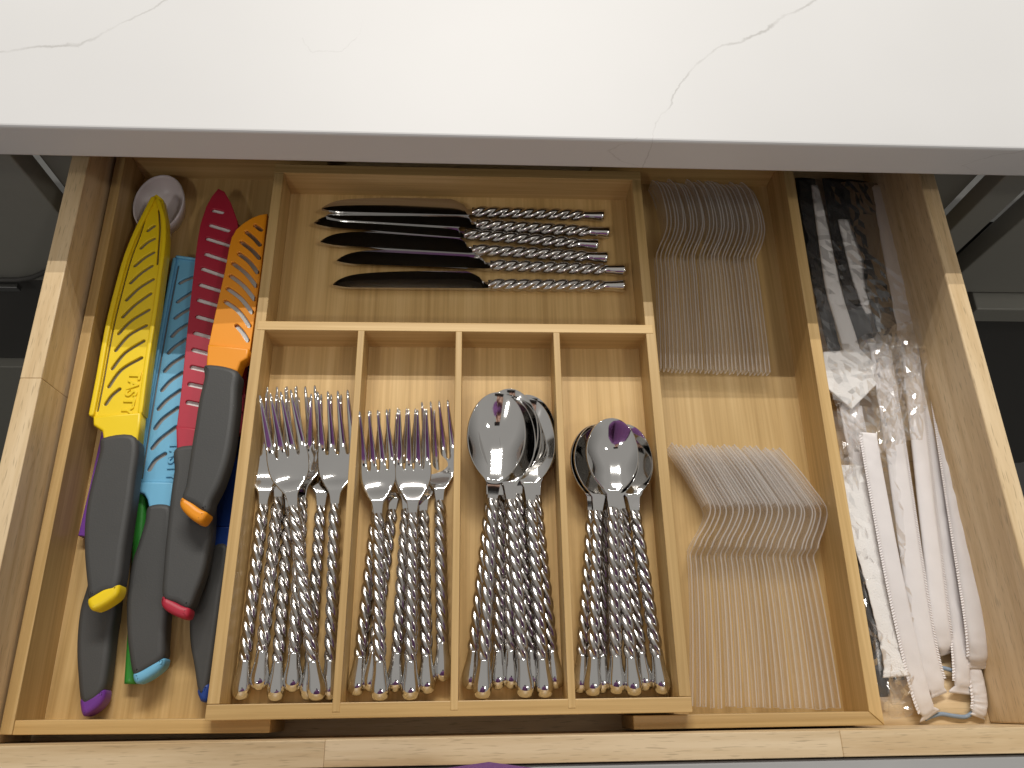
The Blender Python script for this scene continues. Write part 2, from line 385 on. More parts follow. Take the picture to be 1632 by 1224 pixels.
ltr = thing('extension_tray', 'bamboo left tray section holding the coloured kitchen knives', 'tray', (-0.05, 0.21, 0.0))
def lt(name, poly, z0, z1, ax, bevel=0.0005): return put(prism(name, poly, z0, z1, 'bamboo_' + ax, None, bevel), ltr)
xo = lambda y: -0.1302 - 0.018 * y
lt('tray_floor', [(xo(-.004) + .003, 0.0), (0.0378, -0.002), (0.0378, 0.4515), (xo(.452) + .003, 0.4515)], 0.0098, 0.0155, 'Y', 0)
lt('side_wall', [(xo(-.006), -0.0062), (xo(-.006) + 0.0078, -0.0064), (xo(.46) + 0.0078, 0.46), (xo(.46), 0.46)], 0.0098, 0.0530, 'Y')
lt('end_wall', [(xo(-.006) + 0.0080, -0.0065), (0.0380, -0.0080), (0.0380, 0.0006), (xo(.002) + 0.0080, 0.0020)], 0.0098, 0.0528, 'X')
lt('end_wall', rect(xo(.456) + 0.0080, 0.0380, 0.4515, 0.46), 0.0098, 0.0528, 'X')

rtr = thing('extension_tray', 'bamboo right tray section holding the clear plastic cutlery', 'tray', (0.36, 0.21, 0.0))
def rt(name, poly, z0, z1, ax, bevel=0.0005): return put(prism(name, poly, z0, z1, 'bamboo_' + ax, None, bevel), rtr)
xr = lambda y: 0.4432 + 0.0225 * y
rt('tray_floor', [(0.2742, -0.003), (xr(0) - 0.003, -0.003), (xr(.452) - 0.003, 0.4555), (0.2742, 0.4555)], 0.0098, 0.0155, 'Y', 0)
rt('side_wall', [(xr(0) - 0.0090, -0.0015), (xr(0), -0.0100), (xr(.464), 0.464), (xr(.464) - 0.0090, 0.464)], 0.0098, 0.0530, 'Y')
rt('end_wall', [(0.2740, -0.0100), (xr(0) - 0.0003, -0.0100), (xr(0) - 0.0092, -0.0015), (0.2740, -0.0015)], 0.0098, 0.0528, 'X')
rt('end_wall', rect(0.2740, xr(.46) - 0.0092, 0.4555, 0.464), 0.0098, 0.0528, 'X')

ZOFF = 0.0245
# ================================================================ STEEL CUTLERY WITH TWISTED HANDLES
def twist_mesh(y0, y1, pitch=0.0335, a=0.00268, d=0.00218, n=36, rows=170, phase=0.0, taper=0.0):
    V, Fc = [], []
    for i in range(rows + 1):
        y = y0 + (y1 - y0) * i / rows; tw = 2 * math.pi * (y - y0) / pitch + phase
        e = min(1, (y - y0) / 0.006, (y1 - y) / 0.006); k = 0.82 + 0.18 * max(0, e) - taper * i / rows
        for j in range(n):
            p = 2 * math.pi * j / n
            f = (p + math.pi / 3) % (2 * math.pi / 3) - math.pi / 3
            r = (d * math.cos(f) + math.sqrt(a * a - (d * math.sin(f)) ** 2)) * k
            q = p + tw
            V.append((r * math.cos(q), y, r * math.sin(q)))
    for i in range(rows):
        for j in range(n):
            Fc.append((i * n + j, (i + 1) * n + j, (i + 1) * n + (j + 1) % n, i * n + (j + 1) % n))
    return mesh_from('handle', V, Fc)
def lathe_y(prof, n=24):
    V, Fc = [], []
    for y, r in prof:
        for j in range(n):
            p = 2 * math.pi * j / n; V.append((r * math.cos(p), y, r * math.sin(p)))
    for i in range(len(prof) - 1):
        for j in range(n):
            Fc.append((i * n + j, (i + 1) * n + j, (i + 1) * n + (j + 1) % n, i * n + (j + 1) % n))
    Fc.append(tuple(range(n))); Fc.append(tuple((len(prof) - 1) * n + j for j in range(n))[::-1])
    return mesh_from('knob', V, Fc)
def knob_mesh():
    return lathe_y([(0.0, 0.0003), (0.0003, 0.0016), (0.0010, 0.0032), (0.0022, 0.0047), (0.0040, 0.0058), (0.0065, 0.0065), (0.0095, 0.0066), (0.0125, 0.0062),
                    (0.0155, 0.0056), (0.0185, 0.0050), (0.0215, 0.0046), (0.0245, 0.0044), (0.0262, 0.0043), (0.0268, 0.0034)])
def strip_head(rows, cols_of, gap_cols=(), gap_from=None, thick=0.0016, sub=1):
    """lofted plate: each row is a list of points; quads between chosen columns are left open past a row (fork slots)"""
    V, Fc = [], []; R = [cols_of(i) for i in range(rows)]; nc = len(R[0])
    for r in R: V += r
    for i in range(rows - 1):
        for j in range(nc - 1):
            if j in gap_cols and gap_from is not None and i >= gap_from: continue
            Fc.append((i * nc + j, i * nc + j + 1, (i + 1) * nc + j + 1, (i + 1) * nc + j))
    me = mesh_from('head', V, Fc)
    o = bpy.data.objects.new('tmp', me); COL.objects.link(o)
    s = o.modifiers.new('s', 'SOLIDIFY'); s.thickness = thick; s.offset = 0
    if sub:
        q = o.modifiers.new('b', 'SUBSURF'); q.levels = sub; q.render_levels = sub
    out = baked(o); bpy.data.objects.remove(o); return out
def interp(tab, t):
    for (a, va), (b, vb) in zip(tab, tab[1:]):
        if t <= b:
            u = (t - a) / (b - a); u = u * u * (3 - 2 * u); return va + (vb - va) * u
    return tab[-1][1]
def lerp_tab(tab, t):
    for (a, va), (b, vb) in zip(tab, tab[1:]):
        if t <= b: return va + (vb - va) * (t - a) / (b - a)
    return tab[-1][1]
def fork_head(y0, neck, root, tip, wid):
    """y0 handle end of the neck, neck = shoulder start, root = bottom of slots, tip"""
    ys = [y0 - 0.004, y0, y0 + 0.004, y0 + 0.009, neck, neck + 0.005, neck + 0.010, neck + 0.016, root - 0.008, root - 0.004, root - 0.0015, root, root + 0.0015, root + 0.006]
    ys += [root + 0.006 + (tip - root - 0.006) * k / 9 for k in range(1, 10)]
    gi = 10
    W = [(y0 - 0.004, 0.0030), (y0, 0.0034), (y0 + 0.009, 0.0046), (neck, 0.0062), (neck + 0.010, wid * 0.40), (neck + 0.018, wid * 0.49), (root, wid * 0.5), (tip, wid * 0.47)]
    Zt = [(y0 - 0.004, 0.0), (y0 + 0.009, 0.0015), (neck, 0.001), (neck + 0.014, -0.0040), (root - 0.006, -0.0050), (root + 0.004, -0.0030), (root + 0.016, 0.0040), (tip, 0.0200)]
    def cols(i):
        y = ys[i]; hw = interp(W, y); z = interp(Zt[:5], y) if y < root - 0.006 else lerp_tab(Zt[4:], y)
        t = max(0, (y - root) / (tip - root))
        r = []
        pitch = 2 * hw / 4
        for k in range(4):
            c = (k - 1.5) * pitch * (1.0 if y <= root else 1.0 + 0.02 * t)
            if i <= gi: h = pitch / 2 * 0.97
            elif i == 11: h = pitch / 2 * 0.86
            else: h = (pitch / 2) * (0.86 - 0.60 * t ** 1.25)
            for s in (-1, 0, 1):
                x = c + s * h
                r.append((x, y + (0.0 if i < len(ys) - 1 else (0.002 if s == 0 else 0)), z + 9.0 * x * x * min(1, max(0, (y - neck) / 0.02)) * (1 - 0.5 * t)))
        return r
    return strip_head(len(ys), cols, gap_cols=(2, 5, 8), gap_from=gi, thick=0.0019, sub=1)
def spoon_head(y0, neck, tip, wid, deep):
    yb = neck + 0.003; n = 34; ys = [y0 - 0.004, y0, y0 + 0.005, y0 + 0.010]
    L = tip - yb
    ys += [yb + L * (1 - math.cos(math.pi * k / n)) / 2 for k in range(n)] + [tip - 0.00002]
    ys = sorted(set(ys))
    def half(y):
        if y <= yb: return lerp_tab([(y0 - 0.004, 0.0030), (y0, 0.0034), (y0 + 0.010, 0.0048), (yb, 0.0066)], y)
        s = (y - yb) / L
        egg = math.sqrt(max(0, 1 - ((s - 0.52) / 0.48) ** 2)) if s > 0.52 else max(0, 1 - ((0.52 - s) / 0.535) ** 2.1) ** 0.62
        neckw = 0.0066
        a_ = wid / 2 * egg; b_ = neckw * max(0, 1 - s * 2.2); return (a_ ** 4 + b_ ** 4) ** 0.25 + 0.00001
    Zt = [(y0 - 0.004, 0.0), (y0 + 0.008, 0.0018), (yb, 0.0036), (yb + 0.25 * L, 0.0052), (yb + 0.6 * L, 0.0030), (tip, 0.0052)]
    nc = 25
    def cols(i):
        y = ys[i]; hw = half(y); s = max(0, (y - yb) / L)
        f = math.sin(math.pi * min(1, max(0, s)) ** 0.9) ** 1.1 if 0 < s < 1 else 0
        r = []
        for j in range(nc):
            t = -1 + 2 * j / (nc - 1); t = math.sin(t * math.pi / 2)
            r.append((t * hw, y, interp(Zt, y) - deep * f * (1 - t * t)))
        return r
    return strip_head(len(ys), cols, thick=0.0015, sub=0)
def make_cutlery(name, L, hl, head_me, cat):
    """prototype lying along +Y with the knob at the origin"""
    tipz = 0.0200 if cat == 'fork' else 0.004
    parts = [('twisted_handle', twist_mesh(0.0240, hl), 'steel_handle'), ('knob', knob_mesh(), 'steel'), ('head', head_me, 'steel')]
    return dict(name=name, L=L, cat=cat, parts=parts, tipz=tipz)
def place(proto, a, za, b, zb, roll, label, group, sy=1.0):
    A = un(*a, za); B = un(*b, Z0 + (zb - Z0) * 0.8)
    u = (B - A).normalized()
    for _ in range(4):
        r = u.cross(Vector((0, 0, 1))).normalized(); nrm = r.cross(u); u = (B - nrm * proto['tipz'] * 0.957 - A).normalized()
    R = Matrix((r, u, nrm)).transposed() @ Matrix.Rotation(roll, 3, 'Y')
    t = thing(proto['name'], label, proto['cat'], A, group)
    M = (R * 0.957).to_4x4(); M.translation = A; t.matrix_world = M
    for nm, me, mt in proto['parts']:
        link(nm, me, mt, t, True)
    return t
dfork = make_cutlery('dinner_fork', 0.222, 0.138, fork_head(0.138, 0.149, 0.180, 0.222, 0.0320), 'fork')
sfork = make_cutlery('salad_fork', 0.207, 0.131, fork_head(0.131, 0.141, 0.168, 0.206, 0.0285), 'fork')
tspoon = make_cutlery('table_spoon', 0.222, 0.140, spoon_head(0.140, 0.150, 0.2225, 0.0445, 0.0095), 'spoon')
dspoon = make_cutlery('dessert_spoon', 0.199, 0.131, spoon_head(0.131, 0.140, 0.199, 0.0395, 0.0085), 'spoon')
ORD = ['leftmost', 'second from left', 'third from left', 'fourth from left', 'fifth from left', 'sixth from left', 'seventh from left', 'rightmost']
Z0 = 0.0125 + 0.0064
def lab(kind, i, n, where, extra=''):
    o = ORD[i] if i < n - 1 else 'rightmost'
    return f'twisted steel {kind}{" " + extra if extra else ""}, its knob {o} in the {where} compartment'
rr = random.uniform
# knob pixel, knob height, head-tip centre pixel, tip height, roll
DF = [((383, 1117), Z0, (429, 622), 0.040, 0.10, ''),
      ((412, 1101), Z0 + .002, (452, 609), 0.034, -0.05, ''),
      ((439, 1119), Z0 + .001, (467, 609), 0.028, 0.08, ''),
      ((466, 1104), Z0 + .003, (482, 612), 0.040, -0.08, ''),
      ((491, 1117), Z0, (517, 612), 0.036, 0.10, ''),
      ((507, 1118), Z0 + .010, (436, 617), 0.058, 0.04, 'lying on top'),
      ((525, 1117), Z0 + .002, (533, 615), 0.048, -0.06, '')]
for i, (a, za, b, zb, ro, ex) in enumerate(DF):
    place(dfork, a, za, b, zb, ro, lab('dinner fork', i, 7, 'first', ex), 'dinner forks')
SF = [((567, 1110), Z0, (611, 663), 0.034, 0.0, ''),
      ((589, 1103), Z0, (640, 653), 0.030, 0.05, 'mostly hidden'),
      ((606, 1119), Z0 + .009, (596, 658), 0.052, -0.03, 'lying on top'),
      ((629, 1104), Z0 + .002, (655, 651), 0.036, 0.0, ''),
      ((654, 1118), Z0 + .007, (657, 651), 0.054, 0.03, 'lying on top'),
      ((681, 1107), Z0 + .003, (669, 655), 0.036, 0.05, ''),
      ((706, 1087), Z0 + .002, (697, 640), 0.036, -0.10, '')]
for i, (a, za, b, zb, ro, ex) in enumerate(SF):
    place(sfork, a, za, b, zb, ro, lab('salad fork', i, 7, 'second', ex), 'salad forks')
TS = [((748, 1100), Z0, (800, 632), 0.032, 0.0, ''),
      ((768, 1116), Z0 + .010, (795, 622), 0.052, 0.02, 'topmost in pile'),
      ((793, 1100), Z0 + .001, (804, 630), 0.024, 0.0, ''),
      ((815, 1099), Z0, (812, 630), 0.040, 0.0, ''),
      ((838, 1114), Z0 + .008, (802, 623), 0.044, 0.05, ''),
      ((851, 1099), Z0, (812, 626), 0.034, 0.0, ''),
      ((869, 1114), Z0 + .006, (834, 628), 0.038, 0.08, ''),
      ((886, 1099), Z0, (838, 632), 0.026, 0.05, '')]
for i, (a, za, b, zb, ro, ex) in enumerate(TS):
    place(tspoon, a, za, b, zb, ro, lab('table spoon', i, 8, 'third', ex), 'table spoons')
DS = [((924, 1106), Z0, (954, 672), 0.034, -0.04, ''),
      ((944, 1111), Z0 + .006, (958, 671), 0.042, -0.02, ''),
      ((959, 1106), Z0, (966, 674), 0.028, 0.0, ''),
      ((983, 1108), Z0 + .006, (975, 665), 0.056, 0.0, 'topmost in pile'),
      ((1011, 1111), Z0 + .008, (972, 668), 0.047, 0.0, ''),
      ((1029, 1102), Z0, (978, 676), 0.030, 0.0, ''),
      ((1057, 1108), Z0 + .004, (991, 670), 0.040, 0.03, '')]
for i, (a, za, b, zb, ro, ex) in enumerate(DS):
    place(dspoon, a, za, b, zb, ro, lab('dessert spoon', i, 7, 'fourth', ex), 'dessert spoons')

# table knives: blade standing on its edge, leaning back
def knife_blade():
    L0, L1 = 0.118, 0.253; n = 44; V, Fc = [], []
    out = []
    for k in range(n + 1):
        s = k / n; y = L0 + (L1 - L0) * s
        spine = -0.0045              # lower long edge
        if s > 0.86: spine += 0.0026 * ((s - 0.86) / 0.14) ** 2.0
        belly = 0.0040 + 0.0100 * min(1, max(0, (s - 0.05) / 0.10)) ** 0.6
        if s < 0.05: belly = 0.0030
        if s > 0.30: belly -= 0.0055 * ((s - 0.30) / 0.70) ** 2 + 0.0085 * ((s - 0.30) / 0.70) ** 11
        belly = max(belly, spine + 0.0006)
        th = 0.0016 * (1 - 0.3 * s)
        out.append((y, spine, belly, th if s > 0.03 else 0.0022))
    for y, a, b, th in out:
        V += [(a, y, -th), (a, y, th), ((a + b) / 2, y, th * 0.7), (b, y, 0.0001), ((a + b) / 2, y, -th * 0.7)]
    for k in range(n):
        for j in range(5):
            Fc.append((k * 5 + j, k * 5 + (j + 1) % 5, (k + 1) * 5 + (j + 1) % 5, (k + 1) * 5 + j))
    Fc.append((0, 1, 2, 3, 4)[::-1]); Fc.append(tuple(n * 5 + j for j in range(5)))
    return mesh_from('blade', V, Fc)
kknob = lathe_y([(0.0, 0.0004), (0.0002, 0.0048), (0.0009, 0.0055), (0.003, 0.0053), (0.008, 0.0047), (0.013, 0.0043), (0.0185, 0.0042), (0.020, 0.0034)])
kparts = [('twisted_handle', twist_mesh(0.0180, 0.1200, a=0.0031, d=0.0025, rows=140), 'steel_handle'), ('knob', kknob, 'steel'), ('blade', knife_blade(), 'steel_blade')]
kproto = dict(name='table_knife', cat='knife', parts=kparts)
KN = [((962, 344), (500, 331), .0185, .0250, -0.05, 'farthest back'), ((971, 371), (516, 343), .0200, .0225, 0.02, 'second from back'),
      ((953, 391), (500, 354), .0185, .0215, 0.03, 'third from back'), ((968, 411), (515, 384), .0190, .0210, 0.00, 'third from front'),
      ((997, 431), (533, 414), .0185, .0200, -0.05, 'second from front'), ((996, 456), (530, 452), .0182, .0195, -0.06, 'nearest the cross divider')]
for a, b, za, zb, ro, ex in KN:
    A = un(*a, za); B = un(*b, zb); u = (B - A).normalized()
    r = Vector((0, 0, 1)).cross(u).normalized()                      # points to the back of the drawer after flip below
    if r.y < 0: r = -r
    up = Vector((0, 0, 1))
    bx_ = (r * math.cos(ro) + up * math.sin(ro)).normalized()        # blade width direction: back and up
    bx_ = (bx_ - u * bx_.dot(u)).normalized(); bz = bx_.cross(u)
    t = thing('table_knife', f'twisted-handle steel table knife, {ex} of the six in the wide compartment', 'knife', A, 'table knives')
    M = (Matrix((bx_, u, bz)).transposed() * 0.957).to_4x4(); M.translation = A; t.matrix_world = M
    for nm, me, mt in kparts: link(nm, me, mt, t, nm != 'blade')

ZOFF = 0.009
# ================================================================ COLOURED KITCHEN KNIVES IN SHEATHS
class Plane:
    """the (slightly tilted) top plane of a knife; pixels of its outline become 2-D points on it"""
    def __init__(s, a, za, b, zb, roll=0.0):
        s.o = un(*a, za); B = un(*b, zb); s.u = (B - s.o).normalized()
        r = s.u.cross(Vector((0, 0, 1))).normalized(); nn = r.cross(s.u)
        q = Matrix.Rotation(roll, 3, s.u); s.r = q @ r; s.n = q @ nn
        s.M = Matrix((s.r, s.u, s.n)).transposed().to_4x4(); s.M.translation = s.o
    def p(s, px):
        d = ray(*px); t = (s.o - CAM_P).dot(s.n) / d.dot(s.n); q = CAM_P + d * t - s.o
        return Vector((q.dot(s.r), q.dot(s.u)))
def knife_set(label, colour, mat, plane, handle=None, cap=None, bolster=None, sheath=None, slots=(), rails=(), thick=0.017, slotw=0.0022, blade=True, text=None, sheath_t=0.0075, blade_mat='blade_steel_satin', grooves=()):
    t = thing('kitchen_knife', label, 'knife', plane.o, 'sheathed kitchen knives'); t.matrix_world = plane.M
    def part(nm, me, mt, z, par=None, sm=True):
        o = link(nm, me, mt, par or t, sm); o.location = (0, 0, z); return o
    P = plane.p
    if handle:
        me = curve_mesh('handle', [smooth_poly([P(q) for q in handle], 5)], thick, thick * 0.25, 5)
        part('handle', me, 'grip_charcoal', -thick / 2 + 0.002)
    if cap:
        me = curve_mesh('end_cap', [smooth_poly([P(q) for q in cap], 4)], thick * 0.92, thick * 0.2, 4)
        part('end_cap', me, mat, -thick / 2 + 0.0022)
    if bolster:
        me = curve_mesh('bolster', [smooth_poly([P(q) for q in bolster], 1)], thick * 0.72, 0.0016, 3)
        part('bolster', me, mat, -thick / 2 + 0.0022)
    if sheath:
        O = [P(q) for q in sheath]; S = [slot([P(q) for q in s_], slotw) for s_ in slots] + [slot([P(q) for q in g_], 0.0014, 3) for g_ in grooves]
        z = -thick / 2 + sheath_t / 2
        cover = part('sheath', curve_mesh('sheath', [O] + S, 0.0022, 0.0005, 2), mat, z, None, False)
        part('sheath_back', curve_mesh('sheath_back', [O], 0.0022, 0.0005, 2), mat, z - sheath_t + 0.001, None, False)
        cx = sum((q for q in O), Vector((0, 0))) / len(O)
        inner = [cx + (q - cx) * 0.985 for q in O]
        part('sheath_wall', curve_mesh('sheath_wall', [O, [cx + Vector(((q - cx).x * 0.90, (q - cx).y * 0.985)) for q in O]], sheath_t - 0.0022, 0.0002, 1), mat, z - sheath_t / 2 + 0.0005, None, False)
        if blade:
            bl = [cx + Vector(((q - cx).x * 0.84, (q - cx).y * 0.97)) for q in O]
            part('blade', curve_mesh('blade', [bl], 0.0016, 0.0003, 1), blade_mat, z - 0.0021, None, False)
        for rl in rails:
            me = curve_mesh('rail', [slot([P(q) for q in rl[0]], rl[1], 4)], 0.0034, 0.0012, 3)
            o = part('sheath_rail', me, mat, 0.0020, cover)
        if text:
            cu = bpy.data.curves.new('lettering', 'FONT'); cu.body = text[0]; cu.size = text[3]; cu.extrude = 0.0007; cu.bevel_depth = 0.0003; cu.offset = 0.0001
            cu.align_x = 'CENTER'; cu.align_y = 'CENTER'; cu.space_character = 1.05
            tmp = bpy.data.objects.new('tmp', cu); COL.objects.link(tmp); me = baked(tmp); bpy.data.objects.remove(tmp); me.materials.clear()
            a, b = P(text[1]), P(text[2]); c = (a + b) / 2; ang = math.atan2((b - a).y, (b - a).x)
            o = link('embossed_lettering', me, mat, cover); o.location = (c.x, c.y, 0.0013); o.rotation_euler = (0, 0, ang)
    return t

# --- navy knife, against the tray wall, low
pl = Plane((322, 1112), .020, (372, 560), .016, -0.15)
knife_set('kitchen knife with navy blue sheath against the middle tray wall, under the red one', 'navy', 'plastic_navy', pl,
    handle=[(336, 873), (322, 915), (309, 955), (302, 985), (303, 1025), (309, 1060), (317, 1106), (330, 1100), (342, 1030), (352, 960), (364, 873)],
    cap=[(315, 1099), (318, 1114), (322, 1119), (330, 1117), (333, 1090)],
    bolster=[(334, 839), (372, 839), (368, 876), (334, 876)],
    sheath=[(333, 838), (345, 760), (356, 690), (372, 600), (378, 540), (396, 560), (394, 640), (390, 730), (376, 838)], thick=0.014, blade=False)
# --- purple knife, on the tray floor under the yellow one
pl = Plane((147, 1118), .022, (205, 560), .014, 0.0)
knife_set('kitchen knife with purple end cap and sheath, lying under the yellow knife', 'purple', 'plastic_purple', pl,
    handle=[(150, 890), (138, 935), (127, 973), (122, 1026), (124, 1079), (130, 1122), (150, 1118), (166, 1098), (172, 1068), (178, 1016), (184, 975), (188, 930), (190, 890)],
    cap=[(129, 1112), (128, 1128), (132, 1141), (141, 1139), (157, 1127), (166, 1113), (166, 1099), (150, 1106)],
    bolster=[(146, 850), (193, 855), (190, 895), (150, 893)],
    sheath=[(121, 852), (139, 777), (156, 700), (172, 620), (194, 540), (218, 470), (234, 520), (226, 620), (212, 760), (200, 856)], thick=0.016, blade=False)
# --- green sheath on edge
pl = Plane((205, 1088), .017, (236, 600), .017, 0.0)
t = thing('kitchen_knife', 'kitchen knife with green sheath standing on its edge beneath the sky blue knife', 'knife', pl.o, 'sheathed kitchen knives'); t.matrix_world = pl.M
G = [(195, 1090), (201, 1000), (207, 900), (210, 820), (215, 760), (222, 680), (230, 600), (243, 600), (238, 680), (234, 760), (231, 833), (225, 930), (219, 1020), (214, 1090)]
o = link('sheath', curve_mesh('sheath', [[pl.p(q) for q in G]], 0.011, 0.0040, 5), 'plastic_green', t, True); o.location = (0, 0, -0.0052)
GH = [(231, 598), (236, 520), (246, 440), (262, 440), (256, 520), (243, 598)]
o = link('handle', curve_mesh('handle', [[pl.p(q) for q in GH]], 0.010, 0.0035, 4), 'grip_charcoal', t, True); o.location = (0, 0, -0.0055)
# --- sky blue knife
pl = Plane((237, 1075), .026, (300, 410), .022, 0.03)
knife_set('kitchen knife with sky blue slotted sheath, between the yellow and red knives', 'sky', 'plastic_sky_blue', pl,
    handle=[(237, 806), (230, 832), (220, 865), (210, 894), (204, 929), (201, 960), (202, 1010), (205, 1040), (213, 1076), (235, 1068), (260, 1050), (263, 1020), (266, 984), (271, 930), (276, 880), (276, 840), (272, 806)],
    cap=[(212, 1074), (216, 1089), (229, 1086), (248, 1074), (260, 1062), (262, 1049), (246, 1055), (229, 1065)],
    bolster=[(217, 767), (276, 768), (272, 808), (237, 810), (234, 796), (229, 787), (217, 783)],
    sheath=[(275, 407), (280, 404), (320, 410), (326, 414), (306, 560), (282, 767), (214, 766), (234, 640), (256, 510)],
    slots=[[(285, 447), (294, 442), (305, 438)], [(281, 477), (291, 470), (304, 462)], [(277, 503), (288, 495), (301, 488)], [(272, 532), (282, 522), (297, 513)], [(266, 559), (276, 549), (294, 537)],
           [(260, 588), (272, 576), (291, 564)], [(255.6, 619), (269, 604), (288, 591)], [(250, 649), (264, 634), (285, 619)], [(244.6, 680), (257, 664.5), (281, 647)],
           [(240, 712), (253, 697), (278, 678)], [(235, 746), (245, 731), (260, 721)]],
    rails=[([(277, 411), (258, 512), (236, 640), (217, 762)], 0.0032), ([(281, 407), (318, 412)], 0.0026)], slotw=0.0033, text=('TASTY', (276, 706), (270, 758), 0.0100), blade_mat='blade_grey',
    grooves=[[(282, 420), (264, 512), (242, 640), (223, 760)]])
# --- white scoop under the yellow tip
sc = thing('scoop', 'white plastic scoop with oval bowl, under the tip of the yellow knife', 'scoop', un(253, 320, 0.0062))
def scoop():
    c = un(252, 322, 0.024); V, Fc = [], []; n = 40
    rx, ry = 0.0205, 0.0285
    prof = [(1.0, 0.0), (1.04, -0.001), (1.03, -0.004), (0.86, -0.0165), (0.55, -0.018), (0.02, -0.018), (0.02, -0.0168), (0.53, -0.0166), (0.82, -0.0148), (0.96, -0.003)]
    for r, z in prof:
        for k in range(n):
            q = 2 * math.pi * k / n; V.append((c.x + rx * r * math.cos(q), c.y + ry * r * math.sin(q), c.z + z))
    m = len(prof)
    for i in range(m):
        for k in range(n):
            if i in (5,): continue
            Fc.append((i * n + k, i * n + (k + 1) % n, ((i + 1) % m) * n + (k + 1) % n, ((i + 1) % m) * n + k))
    Fc.append(tuple(6 * n + k for k in range(n)))
    return mesh_from('bowl', V, Fc)
put(link('bowl', scoop(), 'plastic_white', None, True), sc)
hp = [un(266, 372, .018), un(262, 410, .014), un(256, 470, .011), un(246, 530, .010), un(240, 565, .010)]
put(link('scoop_handle', tube_mesh(smooth_poly(hp, 5, False), 0.0034, 10), 'plastic_white', None, True), sc)
rc = un(233, 580, .010); ring = [(rc.x + 0.0062 * math.cos(q), rc.y + 0.0082 * math.sin(q), rc.z) for q in [2 * math.pi * k / 32 for k in range(33)]]
put(link('hanging_ring', tube_mesh(ring, 0.0016, 8), 'plastic_white', None, True), sc)
# --- red knife
pl = Plane((280, 965), .041, (347, 300), .033, 0.04)
RS = [((339, 331), (352, 334)), ((334, 354.5), (362, 363)), ((329, 376), (370, 389)), ((326.5, 400.6), (376, 417)), ((321, 424), (378, 444)), ((317.6, 449.6), (380, 469)),
      ((314.7, 474), (381, 494)), ((312.7, 500.6), (382, 520)), ((309, 527), (383, 547)), ((306, 554), (383, 574)), ((303.6, 581.7), (384, 600)), ((300, 609), (384, 627)), ((297, 638), (383, 656))]
knife_set('large kitchen knife with red slotted sheath, partly under the orange knife', 'red', 'plastic_red', pl,
    handle=[(281, 713), (277, 750), (272, 786), (264, 859), (260, 908), (259, 952), (280, 962), (301, 970), (314, 944), (326, 910), (334, 872), (338, 845), (340, 790), (342, 750), (340, 713)],
    cap=[(259, 950), (257, 964), (267, 975), (289, 985), (300, 983), (302, 969), (290, 964), (271, 954)],
    bolster=[(280, 678), (352, 688), (345, 716), (281, 716)],
    sheath=[(346, 296), (356, 301), (366, 318), (376, 346), (384, 400), (389, 480), (390, 560), (386, 688), (279, 678), (287, 615), (292, 565), (298, 505), (307, 427), (311, 390), (317, 354), (327, 324), (336, 308)],
    slots=[list(s) for s in RS], slotw=0.0036, blade_mat='blade_white')
# --- orange knife on top
pl = Plane((309, 812), .060, (392, 342), .050, -0.06)
knife_set('kitchen knife with orange slotted sheath resting on top against the middle tray', 'orange', 'plastic_orange', pl,
    handle=[(328, 581), (325, 602), (317, 636), (310, 680), (304, 716), (296, 770), (290, 795), (308, 806), (329, 817), (338, 796), (352, 768), (366, 724), (375, 666), (378, 620), (377, 590)],
    cap=[(289, 793), (287, 808), (303, 826), (318, 833), (328, 823), (329, 815), (318, 809), (301, 796)],
    bolster=[(331, 548), (396, 555), (394, 569), (383, 576), (378, 591), (328, 583)],
    sheath=[(424, 336), (411, 338), (399, 343), (385, 351.6), (373.5, 362), (366.7, 374), (362.7, 390), (356, 427), (346, 470), (335, 520), (329.5, 547), (396, 555.6), (402, 510), (412, 440)],
    slots=[[(404, 354.5), (414, 362)], [(390, 365), (402, 375), (412, 386)], [(382, 381), (399, 394), (411, 407)], [(378, 399.6), (395, 413), (408, 430)], [(368.6, 415), (389, 431), (406, 452)],
           [(364.7, 435), (385, 450.6), (403, 473)], [(360, 455.5), (381, 471), (399, 494)], [(356, 476), (377.5, 492), (395, 516)], [(374, 515), (384, 526), (392, 539)]], slotw=0.0033)
